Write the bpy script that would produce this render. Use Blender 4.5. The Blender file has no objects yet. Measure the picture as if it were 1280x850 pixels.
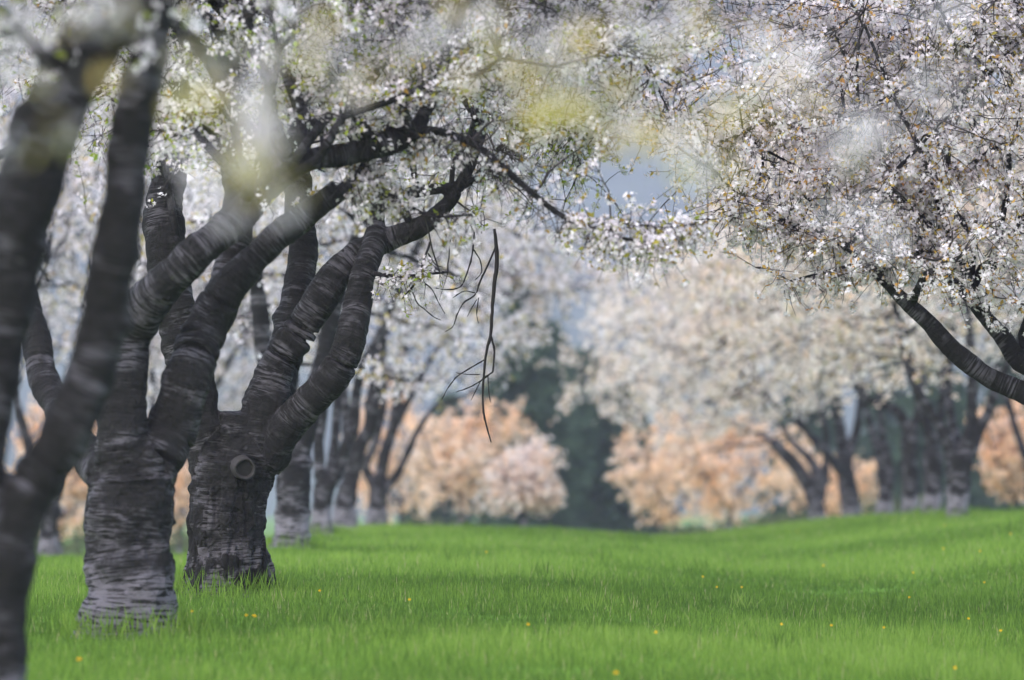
import bpy, math, numpy as np
from mathutils import Vector

# ------------------------------------------------------------------ camera, sky, sun, exposure
S = bpy.context.scene
F_PX, HX, HY, CAM_H = 7111.0, 640.0, 620.0, 1.3      # 200 mm lens; the horizon sits at row 620 of 850
cam_d = bpy.data.cameras.new('camera')
cam = bpy.data.objects.new('camera', cam_d)
S.collection.objects.link(cam)
cam.location = (0, 0, CAM_H)
cam.rotation_euler = (math.radians(90) + math.atan((HY - 425) / F_PX), 0, 0)
cam_d.lens, cam_d.sensor_width, cam_d.sensor_fit = 200, 36, 'HORIZONTAL'
cam_d.clip_start, cam_d.clip_end = 0.1, 20000
cam_d.dof.use_dof = True
cam_d.dof.focus_distance = 39.0
cam_d.dof.aperture_fstop = 2.35
S.camera = cam

SUN_EL, SUN_AZ = 42.0, 216.0                          # degrees; azimuth clockwise from +Y
world = bpy.data.worlds.new('World')
S.world = world
world.use_nodes = True
wn = world.node_tree
sky = wn.nodes.new('ShaderNodeTexSky')
sky.sky_type = 'NISHITA'
sky.sun_disc = False
sky.sun_elevation = math.radians(SUN_EL)
sky.sun_rotation = math.radians(SUN_AZ)
sky.ozone_density = 1.1
sky.dust_density = 1.2
wn.links.new(sky.outputs[0], wn.nodes['Background'].inputs[0])
wn.nodes['Background'].inputs[1].default_value = 0.15

sun_d = bpy.data.lights.new('sun', 'SUN')
sun_d.energy, sun_d.angle, sun_d.color = 2.0, math.radians(130), (1.0, 0.88, 0.76)
sun = bpy.data.objects.new('sun', sun_d)
S.collection.objects.link(sun)
_a, _e = math.radians(SUN_AZ), math.radians(SUN_EL)
SUN_DIR = Vector((math.sin(_a) * math.cos(_e), math.cos(_a) * math.cos(_e), math.sin(_e)))
sun.rotation_euler = SUN_DIR.to_track_quat('Z', 'Y').to_euler()

S.view_settings.view_transform = 'Standard'
S.view_settings.look = 'None'
S.view_settings.gamma = 1
S.view_settings.use_curve_mapping = False
S.view_settings.exposure = 1.76
S.cycles.use_denoising = True
S.cycles.max_bounces = 6
S.cycles.diffuse_bounces = 3
S.cycles.glossy_bounces = 2
S.cycles.transmission_bounces = 3
S.cycles.volume_bounces = 1
S.cycles.caustics_reflective = False
S.cycles.caustics_refractive = False

rng = np.random.default_rng(11)

# ------------------------------------------------------------------ helpers
def P(px, py, D):
    """a point of the 1280 x 850 photograph at depth D, as a place in metres"""
    return np.array([(px - HX) / F_PX * D, D, CAM_H + (HY - py) / F_PX * D])

def proj(p):
    d = np.maximum(p[:, 1], 0.5)
    return HX + p[:, 0] / d * F_PX, HY - (p[:, 2] - CAM_H) / d * F_PX

def _hash(ix, iy, iz):
    n = (ix.astype(np.int64) * 374761393 + iy.astype(np.int64) * 668265263 + iz.astype(np.int64) * 1274126177) & 0xffffffff
    n = ((n ^ (n >> 13)) * 1103515245) & 0xffffffff
    n = ((n ^ (n >> 15)) * 2246822519) & 0xffffffff
    return ((n ^ (n >> 16)) & 0xffff) / 65535.0

def vnoise(p):
    """value noise in -1..1"""
    p = np.asarray(p, float)
    i = np.floor(p).astype(np.int64)
    f = p - i
    f = f * f * (3 - 2 * f)
    r = 0
    for dx in (0, 1):
        for dy in (0, 1):
            for dz in (0, 1):
                w = (f[:, 0] if dx else 1 - f[:, 0]) * (f[:, 1] if dy else 1 - f[:, 1]) * (f[:, 2] if dz else 1 - f[:, 2])
                r = r + w * _hash(i[:, 0] + dx, i[:, 1] + dy, i[:, 2] + dz)
    return r * 2 - 1

_gy = np.array([-400, -260, -190, -140, -100, -60, -20, 0, 22, 28, 33, 40, 60, 75, 85, 95, 110, 130, 160, 250, 700, 1000, 9000], float)
_gz = np.array([1.5, 1.2, .9, .5, 0, -.5, -1, -1.3, -1.1, -.9, -.82, -.70, -.58, -.56, -.54, -.57, -.71, -.96, -1.5, -3, -4, -4, -4], float)
def ground(x, y):
    x = np.asarray(x, float); y = np.asarray(y, float)
    z = (np.interp(y - 2, _gy, _gz) + np.interp(y, _gy, _gz) + np.interp(y + 2, _gy, _gz)) / 3
    side = -0.17 * np.exp(-((x - 2.7) / 1.7) ** 2) + 0.27 / (1 + np.exp(-(x - 5.4) / 0.8))
    dr = np.clip((-2.75 - x) / 1.3, 0, 1); side = side - dr * dr * (3 - 2 * dr) * np.interp(y, [45, 60, 80, 100, 130, 165], [0, .13, .38, .60, .60, .25])
    bumps = 0.02 * vnoise(np.stack([x.ravel() * .7, y.ravel() * .35, 0 * x.ravel()], 1)).reshape(x.shape)
    return CAM_H + z + side * np.clip(y / 40, 0, 1) + bumps

def new_mesh(name, verts, loops, sizes, mats=(), mat_idx=None, smooth=False, attrs=None):
    """verts (N,3); loops flat int; sizes: vertices per face"""
    me = bpy.data.meshes.new(name)
    verts = np.ascontiguousarray(verts, np.float32)
    loops = np.ascontiguousarray(loops, np.int32)
    sizes = np.ascontiguousarray(sizes, np.int32)
    me.vertices.add(len(verts)); me.vertices.foreach_set('co', verts.ravel())
    me.loops.add(len(loops)); me.loops.foreach_set('vertex_index', loops)
    me.polygons.add(len(sizes))
    st = np.zeros(len(sizes), np.int32); st[1:] = np.cumsum(sizes)[:-1]
    me.polygons.foreach_set('loop_start', st)
    for m in mats: me.materials.append(m)
    if mat_idx is not None: me.polygons.foreach_set('material_index', np.ascontiguousarray(mat_idx, np.int32))
    if smooth: me.polygons.foreach_set('use_smooth', np.ones(len(sizes), bool))
    for k, v in (attrs or {}).items():
        a = me.attributes.new(k, 'FLOAT', 'POINT')
        a.data.foreach_set('value', np.ascontiguousarray(v, np.float32))
    me.update(calc_edges=True)
    return me

class Bag:
    """collects pieces into one mesh"""
    def __init__(s): s.v, s.l, s.s, s.m, s.a, s.n = [], [], [], [], [], 0
    def add(s, verts, faces, mat=0, var=0.0):
        """faces: (F,k) array"""
        if len(verts) == 0: return
        s.v.append(verts); s.l.append((faces + s.n).ravel()); s.s.append(np.full(len(faces), faces.shape[1]))
        s.m.append(np.full(len(faces), mat)); s.a.append(np.broadcast_to(np.asarray(var, float), (len(verts),)))
        s.n += len(verts)
    def mesh(s, name, mats, smooth=False, origin=(0, 0, 0)):
        return new_mesh(name, np.concatenate(s.v) - np.asarray(origin), np.concatenate(s.l), np.concatenate(s.s), mats,
                        np.concatenate(s.m), smooth, {'var': np.concatenate(s.a)})

def link(name, me, parent=None, loc=None):
    o = bpy.data.objects.new(name, me)
    S.collection.objects.link(o)
    if parent is not None: o.parent = parent
    if loc is not None: o.location = loc
    return o

def tag(o, label=None, cat=None, group=None, kind=None):
    if label: o['label'] = label
    if cat: o['category'] = cat
    if group: o['group'] = group
    if kind: o['kind'] = kind
    return o

def unit(v): return v / np.maximum(np.linalg.norm(v, axis=-1, keepdims=True), 1e-9)

def tubes(pts, rad, sides):
    """pts (N,K,3), rad (N,K) -> verts, quads of N open tubes with pointed ends"""
    N, K, _ = pts.shape
    t = np.empty_like(pts); t[:, 1:-1] = pts[:, 2:] - pts[:, :-2]; t[:, 0] = pts[:, 1] - pts[:, 0]; t[:, -1] = pts[:, -1] - pts[:, -2]
    t = unit(t)
    ref = np.where(np.abs(t[..., 2:3]) > .85, np.array([1., 0, 0]), np.array([0., 0, 1.]))
    u = unit(np.cross(t, ref)); w = np.cross(t, u)
    a = np.arange(sides) / sides * 2 * math.pi
    ring = pts[:, :, None] + rad[:, :, None, None] * (np.cos(a)[None, None, :, None] * u[:, :, None] + np.sin(a)[None, None, :, None] * w[:, :, None])
    base = (np.arange(N) * K * sides)[:, None, None] + (np.arange(K - 1) * sides)[None, :, None]
    j = np.arange(sides)[None, None, :]; j2 = (j + 1) % sides
    q = np.stack([base + j, base + j2, base + sides + j2, base + sides + j], -1).reshape(-1, 4)
    return ring.reshape(-1, 3), q

def spline(pts, n):
    """Catmull-Rom through rows of pts, n steps per span"""
    pts = np.asarray(pts, float)
    p = np.vstack([2 * pts[0] - pts[1], pts, 2 * pts[-1] - pts[-2]])
    out = []
    for i in range(1, len(p) - 2):
        t = np.linspace(0, 1, n, endpoint=False)[:, None]
        a, b, c, d = p[i - 1], p[i], p[i + 1], p[i + 2]
        out.append(.5 * ((2 * b) + (c - a) * t + (2 * a - 5 * b + 4 * c - d) * t ** 2 + (3 * b - a - 3 * c + d) * t ** 3))
    out.append(pts[-1:])
    return np.vstack(out)

# ------------------------------------------------------------------ materials
def mat(name):
    m = bpy.data.materials.new(name); m.use_nodes = True
    nt = m.node_tree
    for n in list(nt.nodes): nt.nodes.remove(n)
    out = nt.nodes.new('ShaderNodeOutputMaterial')
    return m, nt, out
def node(nt, typ, **kw):
    n = nt.nodes.new(typ)
    for k, v in kw.items():
        if k.startswith('i_'):
            key = k[2:]; n.inputs[int(key) if key.isdigit() else key].default_value = v
        else: setattr(n, k, v)
    return n
def ramp(nt, stops):
    r = nt.nodes.new('ShaderNodeValToRGB'); e = r.color_ramp.elements
    while len(e) < len(stops): e.new(.5)
    for k, (p, c) in enumerate(stops):
        e[k].position = p; e[k].color = (*c, 1) if len(c) == 3 else c
    return r

def leafy(name, stops, trans=.4, rough=.5, noise_scale=.8):
    """thin petals or leaves: colour varies per spray, some light passes through"""
    m, nt, out = mat(name)
    at = node(nt, 'ShaderNodeAttribute', attribute_name='var')
    r = ramp(nt, stops)
    nt.links.new(at.outputs['Fac'], r.inputs[0])
    d = node(nt, 'ShaderNodeBsdfDiffuse'); t = node(nt, 'ShaderNodeBsdfTranslucent'); mx = node(nt, 'ShaderNodeMixShader', i_0=trans)
    nt.links.new(r.outputs[0], d.inputs[0]); nt.links.new(r.outputs[0], t.inputs[0])
    nt.links.new(d.outputs[0], mx.inputs[1]); nt.links.new(t.outputs[0], mx.inputs[2])
    nt.links.new(mx.outputs[0], out.inputs[0])
    return m

PETAL = leafy('cherry_petal', [(0, (.70, .62, .66)), (.5, (.78, .725, .775)), (1, (.84, .80, .845))], .4)
PETAL_CREAM_SUNTINT = leafy('sun_tinted_cream_petal', [(0, (.92, .70, .58)), (.4, (.94, .82, .76)), (1, (.95, .91, .92))], .5)  # warm light on far crowns is put into the petal colour
PETAL_PINK_SUNTINT = leafy('sun_tinted_pink_petal', [(0, (.94, .60, .37)), (.5, (.94, .71, .53)), (1, (.95, .85, .80))], .45)  # pink blossom with the glow of warm sun painted into the colour
LEAF_GREEN = leafy('young_green_leaf', [(0, (.40, .24, .06)), (.25, (.36, .34, .06)), (1, (.28, .40, .06))], .5)
LEAF_BRONZE = leafy('bronze_leaf', [(0, (.60, .30, .10)), (.45, (.60, .40, .12)), (1, (.46, .42, .10))], .5)
LEAF_OLIVE = leafy('olive_leaf', [(0, (.62, .38, .16)), (.5, (.60, .46, .16)), (1, (.46, .44, .14))], .5)
LEAF_COPPER_SUNTINT = leafy('sun_tinted_copper_leaf', [(0, (.86, .42, .16)), (.5, (.88, .52, .22)), (1, (.84, .60, .28))], .4)  # young copper leaf, more saturated to carry painted-in sunlight
NEEDLE = leafy('dark_needle', [(0, (.030, .055, .040)), (1, (.065, .100, .066))], .15)
SCRUB = leafy('scrub_leaf', [(0, (.05, .06, .03)), (1, (.10, .12, .05))], .3)
GRASS = leafy('grass_blade', [(0, (.065, .12, .024)), (.45, (.135, .235, .040)), (.9, (.215, .33, .065)), (1, (.36, .34, .17))], .5)

def bark(name, dark, mid, pale, freq=66., footk=.95, fissure=.0):
    """cherry bark: lenticel lines and pale peeling rings that run round each limb, rough dark plates, a pale foot, lichen"""
    m, nt, out = mat(name)
    L = nt.links.new
    def M(op, a, b=None, c=None, clamp=False):
        n = node(nt, 'ShaderNodeMath', operation=op, use_clamp=clamp)
        for k, x in enumerate((a, b, c)):
            if x is None: continue
            if isinstance(x, (int, float)): n.inputs[k].default_value = x
            else: L(x, n.inputs[k])
        return n.outputs[0]
    def N(vec, scale, detail, rough, dist=0.):
        n = node(nt, 'ShaderNodeTexNoise', i_Scale=scale, i_Detail=detail, i_Roughness=rough, i_Distortion=dist); L(vec, n.inputs['Vector']); return n.outputs['Fac']
    def ST(x, lo, hi, o=1.): 
        n = node(nt, 'ShaderNodeMapRange', i_1=lo, i_2=hi, i_3=0., i_4=o, interpolation_type='SMOOTHSTEP'); L(x, n.inputs[0]); return n.outputs[0]
    tc = node(nt, 'ShaderNodeTexCoord'); obj = tc.outputs['Object']
    sp = node(nt, 'ShaderNodeSeparateXYZ'); L(obj, sp.inputs[0])
    al = node(nt, 'ShaderNodeAttribute', attribute_name='along').outputs['Fac']; hg = node(nt, 'ShaderNodeAttribute', attribute_name='hgt').outputs['Fac']
    def around(k, f):
        cb = node(nt, 'ShaderNodeCombineXYZ'); L(M('MULTIPLY', sp.outputs[0], k), cb.inputs[0]); L(M('MULTIPLY', sp.outputs[1], k), cb.inputs[1]); L(M('MULTIPLY', al, f), cb.inputs[2]); return cb.outputs[0]
    lines = N(around(7., freq), 1., 4., .6, .5)          # thin lenticel lines
    rings = N(around(3., 8.), 1., 3., .6, .3)            # broad peeling rings
    crack = N(around(26., 3.), 1., 4., .65, .6)          # long fissures
    plate = N(obj, 30., 6., .7)
    big = N(obj, 3.4, 4., .6)
    foot = ST(M('ADD', hg, M('MULTIPLY_ADD', big, -.5, .25)), .50, .34)
    zone = M('MULTIPLY_ADD', M('MULTIPLY', ST(rings, .42, .64), ST(big, .38, .54)), .9, .05)
    zone = M('MAXIMUM', zone, M('MULTIPLY', foot, footk))
    lowz = M('MULTIPLY', ST(hg, 1.0, .5), fissure)
    plates = M('MULTIPLY', ST(N(obj, 6.5, 3., .6), .44, .54), lowz)
    zone = M('MULTIPLY', zone, M('SUBTRACT', 1., plates), clamp=True)
    pk = M('MULTIPLY', ST(M('MULTIPLY_ADD', foot, .025, lines), .42, .56), zone, clamp=True)
    pf = node(nt, 'ShaderNodeMix', data_type='RGBA'); L(foot, pf.inputs[0]); pf.inputs[6].default_value = (*pale, 1); pf.inputs[7].default_value = (*[c * 1.4 for c in pale], 1)
    rp = ramp(nt, [(.35, dark), (.7, mid)]); L(plate, rp.inputs[0])
    mixc = node(nt, 'ShaderNodeMix', data_type='RGBA'); L(pk, mixc.inputs[0]); L(rp.outputs[0], mixc.inputs[6]); L(pf.outputs[2], mixc.inputs[7])
    lich = M('MULTIPLY', ST(N(obj, 11., 5., .75), .62, .72), .55)
    mixl = node(nt, 'ShaderNodeMix', data_type='RGBA'); L(lich, mixl.inputs[0]); L(mixc.outputs[2], mixl.inputs[6]); mixl.inputs[7].default_value = (.055, .062, .046, 1)
    b = node(nt, 'ShaderNodeBsdfPrincipled'); b.inputs['Specular IOR Level'].default_value = .3
    L(mixl.outputs[2], b.inputs['Base Color'])
    rr = node(nt, 'ShaderNodeMapRange', i_3=.85, i_4=.5); L(pk, rr.inputs[0]); L(rr.outputs[0], b.inputs['Roughness'])
    h = M('MULTIPLY_ADD', lines, M('MULTIPLY_ADD', zone, .5, .12), M('MULTIPLY', plate, 1.3))
    h = M('MULTIPLY_ADD', crack, M('MULTIPLY_ADD', plates, 2.2, M('MULTIPLY_ADD', zone, -.9, 1.1)), h)
    bp = node(nt, 'ShaderNodeBump', i_Strength=1., i_Distance=.045); L(h, bp.inputs['Height']); L(bp.outputs[0], b.inputs['Normal'])
    L(b.outputs[0], out.inputs[0])
    return m
BARK = bark('cherry_bark', (.003, .003, .003), (.0095, .008, .0085), (.110, .103, .122))
BARK_ROUGH = bark('fissured_cherry_bark', (.003, .003, .003), (.0095, .008, .0085), (.110, .102, .118), fissure=1.0, footk=.7)
BARK_FAR = bark('grey_cherry_bark', (.003, .003, .003), (.007, .0065, .007), (.145, .138, .16), freq=44., footk=1.3)
def flat(name, col, rough=.8, scale=20., vary=.35, spec=.3):
    m, nt, out = mat(name)
    tc = node(nt, 'ShaderNodeTexCoord')
    n = node(nt, 'ShaderNodeTexNoise', i_Scale=scale, i_Detail=4.0); nt.links.new(tc.outputs['Object'], n.inputs['Vector'])
    r = ramp(nt, [(.3, tuple(c * (1 - vary) for c in col)), (.7, tuple(c * (1 + vary) for c in col))]); nt.links.new(n.outputs['Fac'], r.inputs[0])
    b = node(nt, 'ShaderNodeBsdfPrincipled', i_Roughness=rough); b.inputs['Specular IOR Level'].default_value = spec; nt.links.new(r.outputs[0], b.inputs['Base Color'])
    nt.links.new(b.outputs[0], out.inputs[0])
    return m
TWIG = flat('twig_bark', (.032, .026, .027))
DEAD = flat('dead_wood', (.010, .008, .008))
CUT = flat('sawn_wood', (.010, .009, .009), scale=40)
CUT_RIM = flat('callus_rim', (.024, .022, .023), scale=40)
SOIL = flat('turf_soil', (.085, .165, .03), scale=1.5, rough=1., spec=0.)
YELLOW = flat('dandelion_petal', (.75, .50, .02), scale=200, vary=.15)
STEM = flat('dandelion_stem', (.16, .24, .05))

# ------------------------------------------------------------------ ground, hill, mountain
def grid_sheet(name, xs, ys, f, material, kind='structure'):
    X, Y = np.meshgrid(xs, ys)
    v = np.stack([X, Y, f(X, Y)], -1).reshape(-1, 3)
    nx, ny = len(xs), len(ys)
    i = (np.arange(ny - 1)[:, None] * nx + np.arange(nx - 1)[None]).ravel()
    q = np.stack([i, i + 1, i + nx + 1, i + nx], 1)
    me = new_mesh(name, v, q.ravel(), np.full(len(q), 4), [material], None, True)
    return tag(link(name, me), kind=kind)
xs = np.unique(np.concatenate([np.linspace(-2500, -60, 25), np.linspace(-60, -14, 12), np.linspace(-14, 18, 81), np.linspace(18, 60, 12), np.linspace(60, 2500, 25)]))
ys = np.unique(np.concatenate([np.linspace(-420, -20, 60), np.linspace(-20, 140, 221), np.linspace(140, 320, 24), np.linspace(320, 5000, 30)]))
grid_sheet('ground', xs, ys, ground, SOIL)

MOUNTAIN = flat('wooded_slope', (.045, .062, .050), scale=.02, vary=.5, spec=0.)
def ridge(X, Y):
    n = vnoise(np.stack([X.ravel() * .004, Y.ravel() * .002, 0 * X.ravel() + 3], 1)).reshape(X.shape)
    n2 = vnoise(np.stack([X.ravel() * .02, Y.ravel() * .01, 0 * X.ravel() + 9], 1)).reshape(X.shape)
    return -6 + np.clip((Y - 1100) / 1400, 0, 1) ** 1.1 * (430 + 60 * n + 14 * n2 + .03 * X) * np.where(Y > 2500, 1 - np.clip((Y - 2500) / 2500, 0, 1), 1)
grid_sheet('mountain', np.linspace(-2400, 2400, 121), np.linspace(1100, 4300, 61), ridge, MOUNTAIN)

# ------------------------------------------------------------------ tree building
def remesh(verts, quads, caps, voxel, smooth=4):
    loops = list(quads.ravel()); sizes = [4] * len(quads)
    for c in caps: loops += list(c); sizes.append(len(c))
    me = new_mesh('tmp', verts, loops, sizes)
    o = link('tmp', me)
    r = o.modifiers.new('r', 'REMESH'); r.mode = 'VOXEL'; r.voxel_size = voxel; r.adaptivity = 0
    s = o.modifiers.new('s', 'SMOOTH'); s.factor = .5; s.iterations = smooth
    bpy.context.view_layer.update()
    dg = bpy.context.evaluated_depsgraph_get()
    ev = o.evaluated_get(dg); m2 = ev.to_mesh()
    v = np.empty(len(m2.vertices) * 3, np.float32); m2.vertices.foreach_get('co', v)
    l = np.empty(len(m2.loops), np.int32); m2.loops.foreach_get('vertex_index', l)
    sz = np.empty(len(m2.polygons), np.int32); m2.polygons.foreach_get('loop_total', sz)
    no = np.empty(len(m2.vertices) * 3, np.float32); m2.vertices.foreach_get('normal', no)
    ev.to_mesh_clear(); bpy.data.objects.remove(o); bpy.data.meshes.remove(me)
    return v.reshape(-1, 3).astype(float), l.reshape(-1, 4), no.reshape(-1, 3).astype(float)

def tidy(q, fid):
    """every limb keeps one connected patch of faces; stray patches join the neighbour they touch most"""
    nf = len(q)
    e = np.sort(np.stack([q, np.roll(q, -1, 1)], -1).reshape(-1, 2), 1); key = e[:, 0] * (q.max() + 1) + e[:, 1]
    o = np.argsort(key, kind='stable'); ks = key[o]; fo = o // 4
    same = np.nonzero(ks[1:] == ks[:-1])[0]
    A, B = fo[same], fo[same + 1]
    for _ in range(4):
        lab = np.arange(nf); m = fid[A] == fid[B]; a, b = A[m], B[m]
        while True:
            lo = np.minimum(lab[a], lab[b]); old = lab.copy()
            np.minimum.at(lab, a, lo); np.minimum.at(lab, b, lo); lab = lab[lab]
            if (lab == old).all(): break
        ids, cnt = np.unique(lab, return_counts=True); size = dict(zip(ids, cnt)); best = {}
        for i in ids:
            k = fid[i]
            if k not in best or size[i] > size[best[k]]: best[k] = i
        bad = [i for i in ids if best[fid[i]] != i]
        if not bad: break
        x = ~m
        for i in bad:
            n_ = np.r_[fid[B[x & (lab[A] == i)]], fid[A[x & (lab[B] == i)]]]
            if len(n_): fid[lab == i] = np.bincount(n_).argmax()
    return fid

def flowers(c, d, R, r):
    """five-petalled blossoms: c centres, d facing, R radius"""
    n = len(c)
    d = unit(d); ref = np.where(np.abs(d[:, 2:3]) > .85, np.array([1., 0, 0]), np.array([0., 0, 1.]))
    u = unit(np.cross(d, ref)); w = np.cross(d, u)
    th = r.random(n) * 6.283
    V = np.empty((n, 11, 3)); V[:, 0] = c
    for k in range(5):
        a = th + k * 1.2566
        V[:, 1 + k] = c + (R * .45)[:, None] * (np.cos(a)[:, None] * u + np.sin(a)[:, None] * w) + (R * .10)[:, None] * d
        a2 = a + .6283
        tip = (R * (.85 + .3 * r.random(n)))
        V[:, 6 + k] = c + tip[:, None] * (np.cos(a2)[:, None] * u + np.sin(a2)[:, None] * w) + (R * (.05 + .5 * r.random(n)))[:, None] * d
    f = np.array([[0, 1 + k, 6 + k, 1 + (k + 1) % 5] for k in range(5)])
    return V.reshape(-1, 3), (np.arange(n) * 11)[:, None, None] + f[None], 11

def blades(c, d, L, W, r, fold=.25):
    """folded rhombic leaves (or coarse petals): base c, direction d"""
    n = len(c)
    d = unit(d); s = unit(np.cross(d, unit(r.normal(size=(n, 3))))); nrm = np.cross(d, s)
    V = np.empty((n, 4, 3)); V[:, 0] = c
    mid = c + d * (L * .5)[:, None] + nrm * (L * fold * .5)[:, None]
    V[:, 1] = mid + s * (W * .5)[:, None]; V[:, 3] = mid - s * (W * .5)[:, None]
    V[:, 2] = c + d * L[:, None]
    return V.reshape(-1, 3), (np.arange(n) * 4)[:, None] + np.arange(4)[None]

def attach(nodes, nrad, targets, K, r_tip, arch, wig, r, rmax, idx=None):
    """bow a branch from the nearest node to every target; returns paths (N,K,3), radii, start index"""
    free = idx is None
    if free: idx = np.empty(len(targets), int)
    for i in range(0, len(targets) if free else 0, 400):
        dd = ((targets[i:i + 400, None] - nodes[None]) ** 2).sum(-1)
        idx[i:i + 400] = dd.argmin(1)
    a = nodes[idx]; b = targets
    ln = np.linalg.norm(b - a, axis=1)
    c = (a + b) / 2 + np.array([0, 0, 1.]) * (arch * ln)[:, None] + r.normal(size=a.shape) * (.12 * ln)[:, None]
    t = np.linspace(0, 1, K)[None, :, None]
    pts = (1 - t) ** 2 * a[:, None] + 2 * t * (1 - t) * c[:, None] + t ** 2 * b[:, None]
    w = r.normal(size=pts.shape) * (wig * ln)[:, None, None]; w[:, 0] = 0
    pts = pts + w
    r0 = np.minimum(nrad[idx] * .75, rmax * (.5 + .5 * np.clip(ln / 1.2, 0, 1)))
    r0 = np.maximum(r0, r_tip * 1.3)
    tt = np.linspace(0, 1, K)[None]
    rad = r0[:, None] * (1 - tt) + r_tip * tt
    return pts, rad, idx

def crown_points(n, ell, keep, r):
    """points filling the ellipsoids (centre, radii), denser toward the outside"""
    out = []; need = n
    c = np.array([e[0] for e in ell]); q = np.array([e[1] for e in ell])
    vol = q.prod(1); vol = vol / vol.sum()
    for _ in range(40):
        k = r.choice(len(ell), need * 2, p=vol)
        u = unit(r.normal(size=(need * 2, 3))) * (r.random(need * 2) ** .5 * (1 + .13 * np.clip(r.normal(size=need * 2), -2, 2)))[:, None]
        p = c[k] + u * q[k]
        p = p[keep(p)]
        out.append(p[:need]); need -= len(out[-1])
        if need <= 0: break
    return np.vstack(out)

def interp_fn(tab):
    k = np.array(sorted(tab)); v = np.array([tab[i] for i in k], float)
    return lambda x: np.interp(x, k, v)

def cherry(label, D, limbs, ell, n1, n2, n3, bottom=None, reject=None, seed=1, leafm=LEAF_GREEN, petal=PETAL, leaf_share=.68,
           voxel=.016, fl=.019, coarse=False, per_cluster=(4, 7), step=.07, group='blossoming cherry trees in the two rows',
           barkm=BARK, extra=None, disp=1.0, n2r=.7, leaf_len=.045, name='cherry_tree', gnarl=1.0, fissure=0.0, clear=(), mids=0, n3len=(.12, .42), min_h=1.2):
    r = np.random.default_rng(seed)
    # skeleton in metres
    sk = []
    for lm in limbs:
        q = np.array([[*P(a[0], a[1], D + (a[3] if len(a) > 3 else 0)), a[2] * .5 / F_PX * (D + (a[3] if len(a) > 3 else 0))] for a in lm])
        q = spline(q, 10)
        q[:, 3] *= .95 if not sk else .87
        kk = np.stack([q[:, 0] * 0 + len(sk) * 5.3 + seed, np.r_[0, np.cumsum(np.linalg.norm(np.diff(q[:, :3], axis=0), axis=1))] * 3.2, q[:, 0] * 0], 1)
        fade = np.clip(np.arange(len(q)) / 8., 0, 1)[:, None]
        q[:, :3] += np.stack([vnoise(kk), vnoise(kk + 40), vnoise(kk + 80)], 1) * q[:, 3:4] * (.20 if len(sk) else .05) * gnarl * fade
        q[:, 3] *= 1 + (.055 if len(sk) else .04) * gnarl * vnoise(kk * [1, 2.2, 1] + 120) * fade[:, 0]
        sk.append(q)
    bx, by = sk[0][0, 0], sk[0][0, 1]
    gz = float(ground(bx, by))
    base = np.array([bx, by, gz])
    # root flare below the turf
    foot = sk[0][0].copy(); foot2 = foot.copy(); foot2[2] = gz - .12; foot2[3] *= 1.22
    if foot[2] > gz + .05 or True: sk[0] = np.vstack([foot2, sk[0][sk[0][:, 2] > gz + .02]])
    V, Q, caps, n = [], [], [], 0
    for s in sk:
        v, q = tubes(s[None, :, :3], s[None, :, 3], 14)
        V.append(v); Q.append(q + n)
        caps.append(list(range(n + 13, n - 1, -1))); caps.append(list(range(n + len(v) - 14, n + len(v)))); n += len(v)
    v, q, no = remesh(np.vstack(V), np.vstack(Q), caps, voxel)
    # along / limb id from the nearest skeleton point
    dp, da, dr, di = [], [], [], []
    for k, s in enumerate(sk):
        ln = np.r_[0, np.cumsum(np.linalg.norm(np.diff(s[:, :3], axis=0), axis=1))]
        m = max(4, int(ln[-1] / (voxel * 1.2)))
        tt = np.linspace(0, ln[-1], m)
        dp.append(np.stack([np.interp(tt, ln, s[:, j]) for j in range(3)], 1)); dr.append(np.interp(tt, ln, s[:, 3])); da.append(tt + k * 3.7); di.append(np.full(m, k))
    dp = np.vstack(dp); da = np.concatenate(da); dr = np.concatenate(dr); di = np.concatenate(di)
    near = np.empty(len(v), int)
    for i in range(0, len(v), 2000):
        dd = np.sqrt(((v[i:i + 2000, None] - dp[None]) ** 2).sum(-1)) - dr[None]
        near[i:i + 2000] = dd.argmin(1)
    # project on the axis for a smooth coordinate
    nb2 = np.clip(near + 1, 0, len(dp) - 1); nb2 = np.where(di[nb2] == di[near], nb2, near - 1)
    ax = dp[nb2] - dp[near]; sg = np.where(nb2 > near, 1., -1.)
    along = da[near] + sg * ((v - dp[near]) * unit(ax)).sum(1)
    lr = dr[near]
    am = np.clip(lr / .2, .25, 1.2) * disp
    w = v + no * (am * (.022 * vnoise(v * 3.7 + seed) + .017 * vnoise(v * 9. + seed) + .008 * vnoise(np.stack([v[:, 0] * 7, v[:, 1] * 7, along * 26], 1)) + .009 * vnoise(v * 27.)))[:, None]
    for bi in r.integers(0, len(dp), 16):       # burls and old branch collars
        bd = unit(r.normal(size=3)); bc = dp[bi] + bd * dr[bi]
        w += no * (dr[bi] * disp * r.uniform(.10, .32) * (.4 if di[bi] == 0 else 1) * np.exp(-((v - bc) ** 2).sum(1) / (dr[bi] * r.uniform(.35, .65)) ** 2))[:, None]
    hgt = v[:, 2] - gz
    an = np.arctan2(v[:, 1] - by, v[:, 0] - bx)
    lob = vnoise(np.stack([np.cos(an) * 1.6, np.sin(an) * 1.6, hgt * 1.2 + seed], 1))
    w += no * (disp * np.clip(1 - hgt / .45, 0, 1) ** 2 * (.035 + .06 * lob))[:, None]      # root flare
    if fissure:
        fz = np.stack([v[:, 0] * 17, v[:, 1] * 17, v[:, 2] * 2.6], 1); f1 = vnoise(fz + 5)
        w -= no * (fissure * np.clip((1.0 - hgt) / .3, 0, 1) * np.clip(.35 - np.abs(f1), 0, 1) * .075)[:, None]
    root = bpy.data.objects.new(name, None); S.collection.objects.link(root); root.location = base
    tag(root, label, 'tree', group)
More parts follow.
